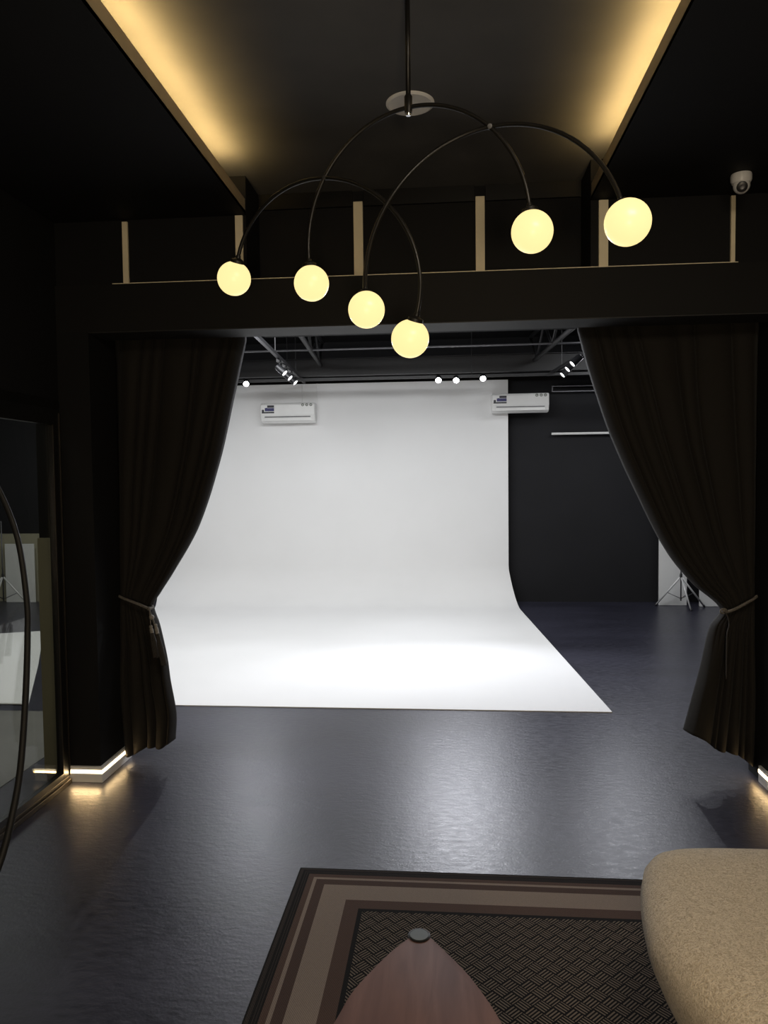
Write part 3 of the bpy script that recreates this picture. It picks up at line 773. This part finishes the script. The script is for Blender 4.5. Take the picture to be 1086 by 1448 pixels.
MB(org).lathe([(.055, 0), (.055, -.02), (.05, -.026), (.012, -.03)], (hub.x, hub.y, ZC-.001)).build('ceiling_canopy', METAL_BLACK, ch, smooth=True, angle=40)
MB(org).lathe([(.0, -.022), (.012, -.020), (.0135, 0), (.0135, .035), (.009, .042)], hub).build('hub', METAL_BLACK, ch, smooth=True, angle=40)
MB(org).lathe([(.0, -.030), (.008, -.028), (.009, -.021)], hub, n=16).build('finial', CHROME, ch, smooth=True, angle=40)
RGS = iter([.0630, .0665, .0653, .0648, .0562, .0629])
for pr in ARCHES:
    c0, a, b, ra, rb = arch_frame(pr)
    pts = [c0 + a*(ra*math.cos(t)) + b*(rb*math.sin(t)) for t in [PI*k/64 for k in range(65)]]
    arm = MB(org).tube(pts, .0072, 12).build('arch_arm', METAL_BLACK, ch, smooth=True)
    for s in (-1, 1):
        e = c0 + a*(ra*s); RG = next(RGS)
        cc = e - b*(RG+.012)
        MB(org).lathe([(.009, -.012), (.011, -.002), (.026, .006), (.028, .017), (.024, .018)], e, -b, 24).build('globe_holder', METAL_BLACK, arm, smooth=True, angle=35)
        MB(org).sphere(cc, RG, 40).build('globe', GLOBE, ch, smooth=True)
for p in (Vector((-0.4273, 2.6367, 2.8657)), Vector((0.1433, 2.4581, 2.9308))):
    MB(org).lathe([(0, -.0105), (.008, -.010), (.008, .010), (0, .0105)], p, (0, 1, .2), 18).build('arm_clamp', METAL_BLACK, ch, smooth=True, angle=40)

# ceiling speaker disc and dome camera
c = at(580, 147, 'z', ZC-.004)
o = MB(c).lathe([(0, 0), (.112, 0), (.112, -.004), (.100, -.010), (.092, -.008), (0, -.007)], Vector((c.x, c.y, ZC-.0005)), n=48).build('ceiling_speaker', DISC, None, smooth=True, angle=30); o.location = c
tag(o, 'flat white round ceiling disc above the chandelier hub', 'ceiling speaker')
cx, cyy = 1.485, 3.93
r = empty('security_camera', (cx, cyy, ZS), 'small white dome security camera under the right soffit', 'security camera'); org = Vector((cx, cyy, ZS))
MB(org).lathe([(.048, 0), (.050, -.008), (.050, -.03), (.043, -.045)], (cx, cyy, ZS-.0005), n=32).build('mount_base', WHITE, r, smooth=True, angle=40)
MB(org).sphere((cx, cyy-.005, ZS-.058), .040, 28).build('eyeball', WHITE, r, smooth=True)
dd = Vector((-.22, -.8, -.42)).normalized(); e0 = Vector((cx, cyy-.005, ZS-.058))
MB(org).lathe([(.026, .028), (.026, .037), (.020, .0395), (0, .0395)], e0, dd, 24).build('lens_face', DARK_PLASTIC, r, smooth=True, angle=40)
MB(org).lathe([(.012, .038), (.012, .043), (.009, .042), (0, .041)], e0, dd, 20).build('lens', STEEL, r, smooth=True, angle=40)

# ------------------------------------------------------------------ arched floor lamp stem on the left edge
pts = [at(-60, 640, 'y', 2.3), at(-25, 660, 'y', 2.3), at(0, 696, 'y', 2.3), at(25, 762, 'y', 2.28), at(38, 850, 'y', 2.26), at(39, 900, 'y', 2.25), at(36, 990, 'y', 2.2), at(29, 1085, 'y', 2.15), at(18, 1150, 'y', 2.1), at(3, 1210, 'y', 2.05), at(-22, 1275, 'y', 2.0)]
base = at(-60, 1340, 'y', 1.97)
pts.append(at(-45, 1330, 'y', 1.97))
q = pts[-1]
pts += [Vector((q.x-.02, q.y, q.z*.5)), Vector((q.x-.025, q.y, .03))]
fb = Vector((q.x-.025, q.y, 0))
fl = empty('floor_lamp', fb, 'black curved tubular floor lamp stem at the left edge before the glass door', 'floor lamp')
pc = catmull(pts, 8)
MB(fb).tube(pc, [.0085+.0035*min(1, i/len(pc)) for i in range(len(pc))], 14).build('stem', STEM, fl, smooth=True)
MB(fb).lathe([(0, 0), (.14, 0), (.14, .02), (.135, .025), (.02, .03), (.012, .05)], fb, n=40).build('base', METAL_BLACK, fl, smooth=True, angle=40)
MB(fb).lathe([(.02, .0), (.06, -.03), (.09, -.10), (.088, -.10), (.055, -.03), (.015, -.004)], pts[0], n=32).build('lamp_shade', METAL_BLACK, fl, smooth=True, angle=40)

# ------------------------------------------------------------------ rug
rc = Vector((-.690, 3.278, 0))
b = MB(rc); b.box(rc.x, rc.x+2.45, rc.y-2.6, rc.y, .0005, .011, bev=.003)
rug = b.build('rug', RUG); rug.location = rc
tag(rug, 'brown and beige bordered flat woven rug with a dark basket weave centre', 'rug')

# ------------------------------------------------------------------ coffee table
def rounded_poly(pts, rad, n=10):
    out = []; N = len(pts)
    for i in range(N):
        p = Vector(pts[i]); a = (Vector(pts[i-1])-p); c_ = (Vector(pts[(i+1) % N])-p)
        r_ = rad[i]; ang = a.angle(c_); d = r_/math.tan(ang/2)
        a.normalize(); c_.normalize(); bis = (a+c_).normalized(); ctr = p+bis*(r_/math.sin(ang/2))
        s = p+a*d-ctr; e = p+c_*d-ctr
        for k in range(n+1):
            t = k/n; v = s.lerp(e, t); v = v.normalized()*r_; out.append(ctr+v)
    return out
tipc = Vector((-.0965, 2.196)); TL = Vector((-.372, 1.392)); TRR = Vector((.200, 1.392))
def bulged(A, B, k, n=12):
    m = (B-A); nrm = Vector((m.y, -m.x)).normalized(); out = []
    for i in range(1, n):
        t = i/n; out.append(A+m*t+nrm*k*math.sin(PI*t))
    return out
TOPO = [(-0.099, 2.21), (-0.122, 2.198), (-0.139, 2.175), (-0.183, 2.112), (-0.231, 2.025), (-0.275, 1.931), (-0.307, 1.816), (-0.372, 1.66), (-0.405, 1.5), (-0.415, 1.4), (-0.4, 1.345), (-0.34, 1.335), (-0.1, 1.315), (0.16, 1.335), (0.225, 1.345), (0.248, 1.4), (0.235, 1.52), (0.192, 1.68), (0.133, 1.848), (0.096, 1.941), (0.046, 2.04), (-0.01, 2.124), (-0.057, 2.189), (-0.077, 2.204)]
def table_outline(off=0):
    P_ = catmull([Vector((x, y, 0)) for x, y in TOPO], 4, closed=True); n = len(P_); out = []
    for i in range(n):
        t = (P_[(i+1) % n]-P_[i-1]).normalized(); q = Vector((-t.y, t.x, 0))
        if q.dot(P_[i]-Vector((-.09, 1.7, 0))) < 0: q = -q
        out.append(P_[i]+q*off)
    return out
tb = Vector((-.09, 1.70, 0.011))
tbl = empty('coffee_table', tb, 'brown wooden coffee table with rounded triangular top standing on the rug', 'coffee table')
bm = MB(tb)
lay = [(-.014, .372), (-.003, .376), (0, .384), (0, .392), (-.003, .3975), (-.008, .400)]
rings = [[bm.bm.verts.new(Vector((p.x, p.y, z))-tb) for p in table_outline(off)] for off, z in lay]
for A, B in zip(rings, rings[1:]):
    for k in range(len(A)): bm.bm.faces.new((A[k], A[(k+1) % len(A)], B[(k+1) % len(A)], B[k]))
bm.bm.faces.new(rings[0][::-1]); bm.bm.faces.new(rings[-1])
bm.build('table_top', WOOD, tbl, smooth=True, angle=30)
for P_ in (tipc, TRR, TL):
    lg = MB(tb).lathe([(.011, .0), (.013, .01), (.024, .25), (.030, .372)], (P_.x, P_.y, .012), n=28).build('leg', WOOD, tbl, smooth=True, angle=40)
    cp_ = MB(tb).lathe([(0, 0), (.034, 0), (.034, .0025), (.030, .004), (.0295, .0028), (0, .0028)], (P_.x, P_.y, .3995), n=36).build('leg_cap', METAL_BLACK, tbl, smooth=True, angle=30)
    MB(tb).lathe([(0, .0), (.0285, 0), (.028, .0016), (0, .002)], (P_.x, P_.y, .4022), n=36).build('cap_disc', CAPG, cp_, smooth=True, angle=30)

# ------------------------------------------------------------------ boucle sofa
OUT = [(.640, 1.55), (.600, 1.68), (.562, 1.80), (.545, 1.90), (.540, 2.00), (.555, 2.13), (.592, 2.29), (.635, 2.385), (.72, 2.44), (.90, 2.455), (1.20, 2.45), (1.6, 2.40), (1.88, 2.2), (1.95, 1.8), (1.85, 1.35), (1.5, 1.1), (1.1, 1.05), (.82, 1.18), (.70, 1.38)]
def sofa():
    c = Vector((1.2, 1.8, .011))
    r = empty('sofa', c, 'beige boucle sofa with rounded corner at the right edge of the rug', 'sofa')
    pl = catmull([Vector((x, y, 0)) for x, y in OUT], 8, closed=True); n = len(pl)
    nr = []
    for i in range(n):
        t = (pl[(i+1) % n]-pl[i-1]).normalized(); q = Vector((t.y, -t.x, 0))
        if q.dot(pl[i]-Vector((1.2, 1.8, 0))) < 0: q = -q
        nr.append(q)
    for _ in range(6): nr = [(nr[i-1]+nr[i]*2+nr[(i+1) % n]).normalized() for i in range(n)]
    prof = [(-.30, .030), (-.27, .034), (-.235, .06), (-.19, .13), (-.135, .22), (-.08, .31), (-.035, .39), (-.006, .46), (.004, .51), (-.002, .55), (-.022, .580), (-.055, .600), (-.10, .612), (-.17, .618), (-.22, .620)]
    b = MB(c); rings = []
    ctr = Vector((1.22, 1.8, 0))
    def inset(i, off):
        p = pl[i]+nr[i]*max(off, -.05)
        if off < -.05: p = p.lerp(ctr, min(.9, (-.05-off)/(pl[i]-ctr).length))
        return p
    for off, z in prof:
        rings.append([b.bm.verts.new(Vector((inset(i, off).x, inset(i, off).y, z+.004*noise.noise(pl[i]*3)))-c) for i in range(n)])
    cen = Vector((1.22, 1.8, .62))
    for s in (.6, .3):
        rings.append([b.bm.verts.new((rings[len(prof)-1][i].co+c-cen)*s*1.0+Vector((0, 0, 0))+cen-c) for i in range(n)])
        for v_ in rings[-1]: v_.co.z = .622-c.z+.003*(1-s)
    for A, B in zip(rings, rings[1:]):
        for k in range(n): b.bm.faces.new((A[k], A[(k+1) % n], B[(k+1) % n], B[k]))
    b.bm.faces.new(rings[0][::-1]); b.bm.faces.new(rings[-1])
    b.build('upholstery', BOUCLE, r, smooth=True)
    for x, y in ((1.05, 1.5), (1.0, 2.05), (1.5, 2.0), (1.5, 1.5)):
        MB(c).lathe([(.02, 0), (.025, .03)], (x, y, .0115), n=16).build('foot', METAL_BLACK, r, smooth=True, angle=40)
sofa()
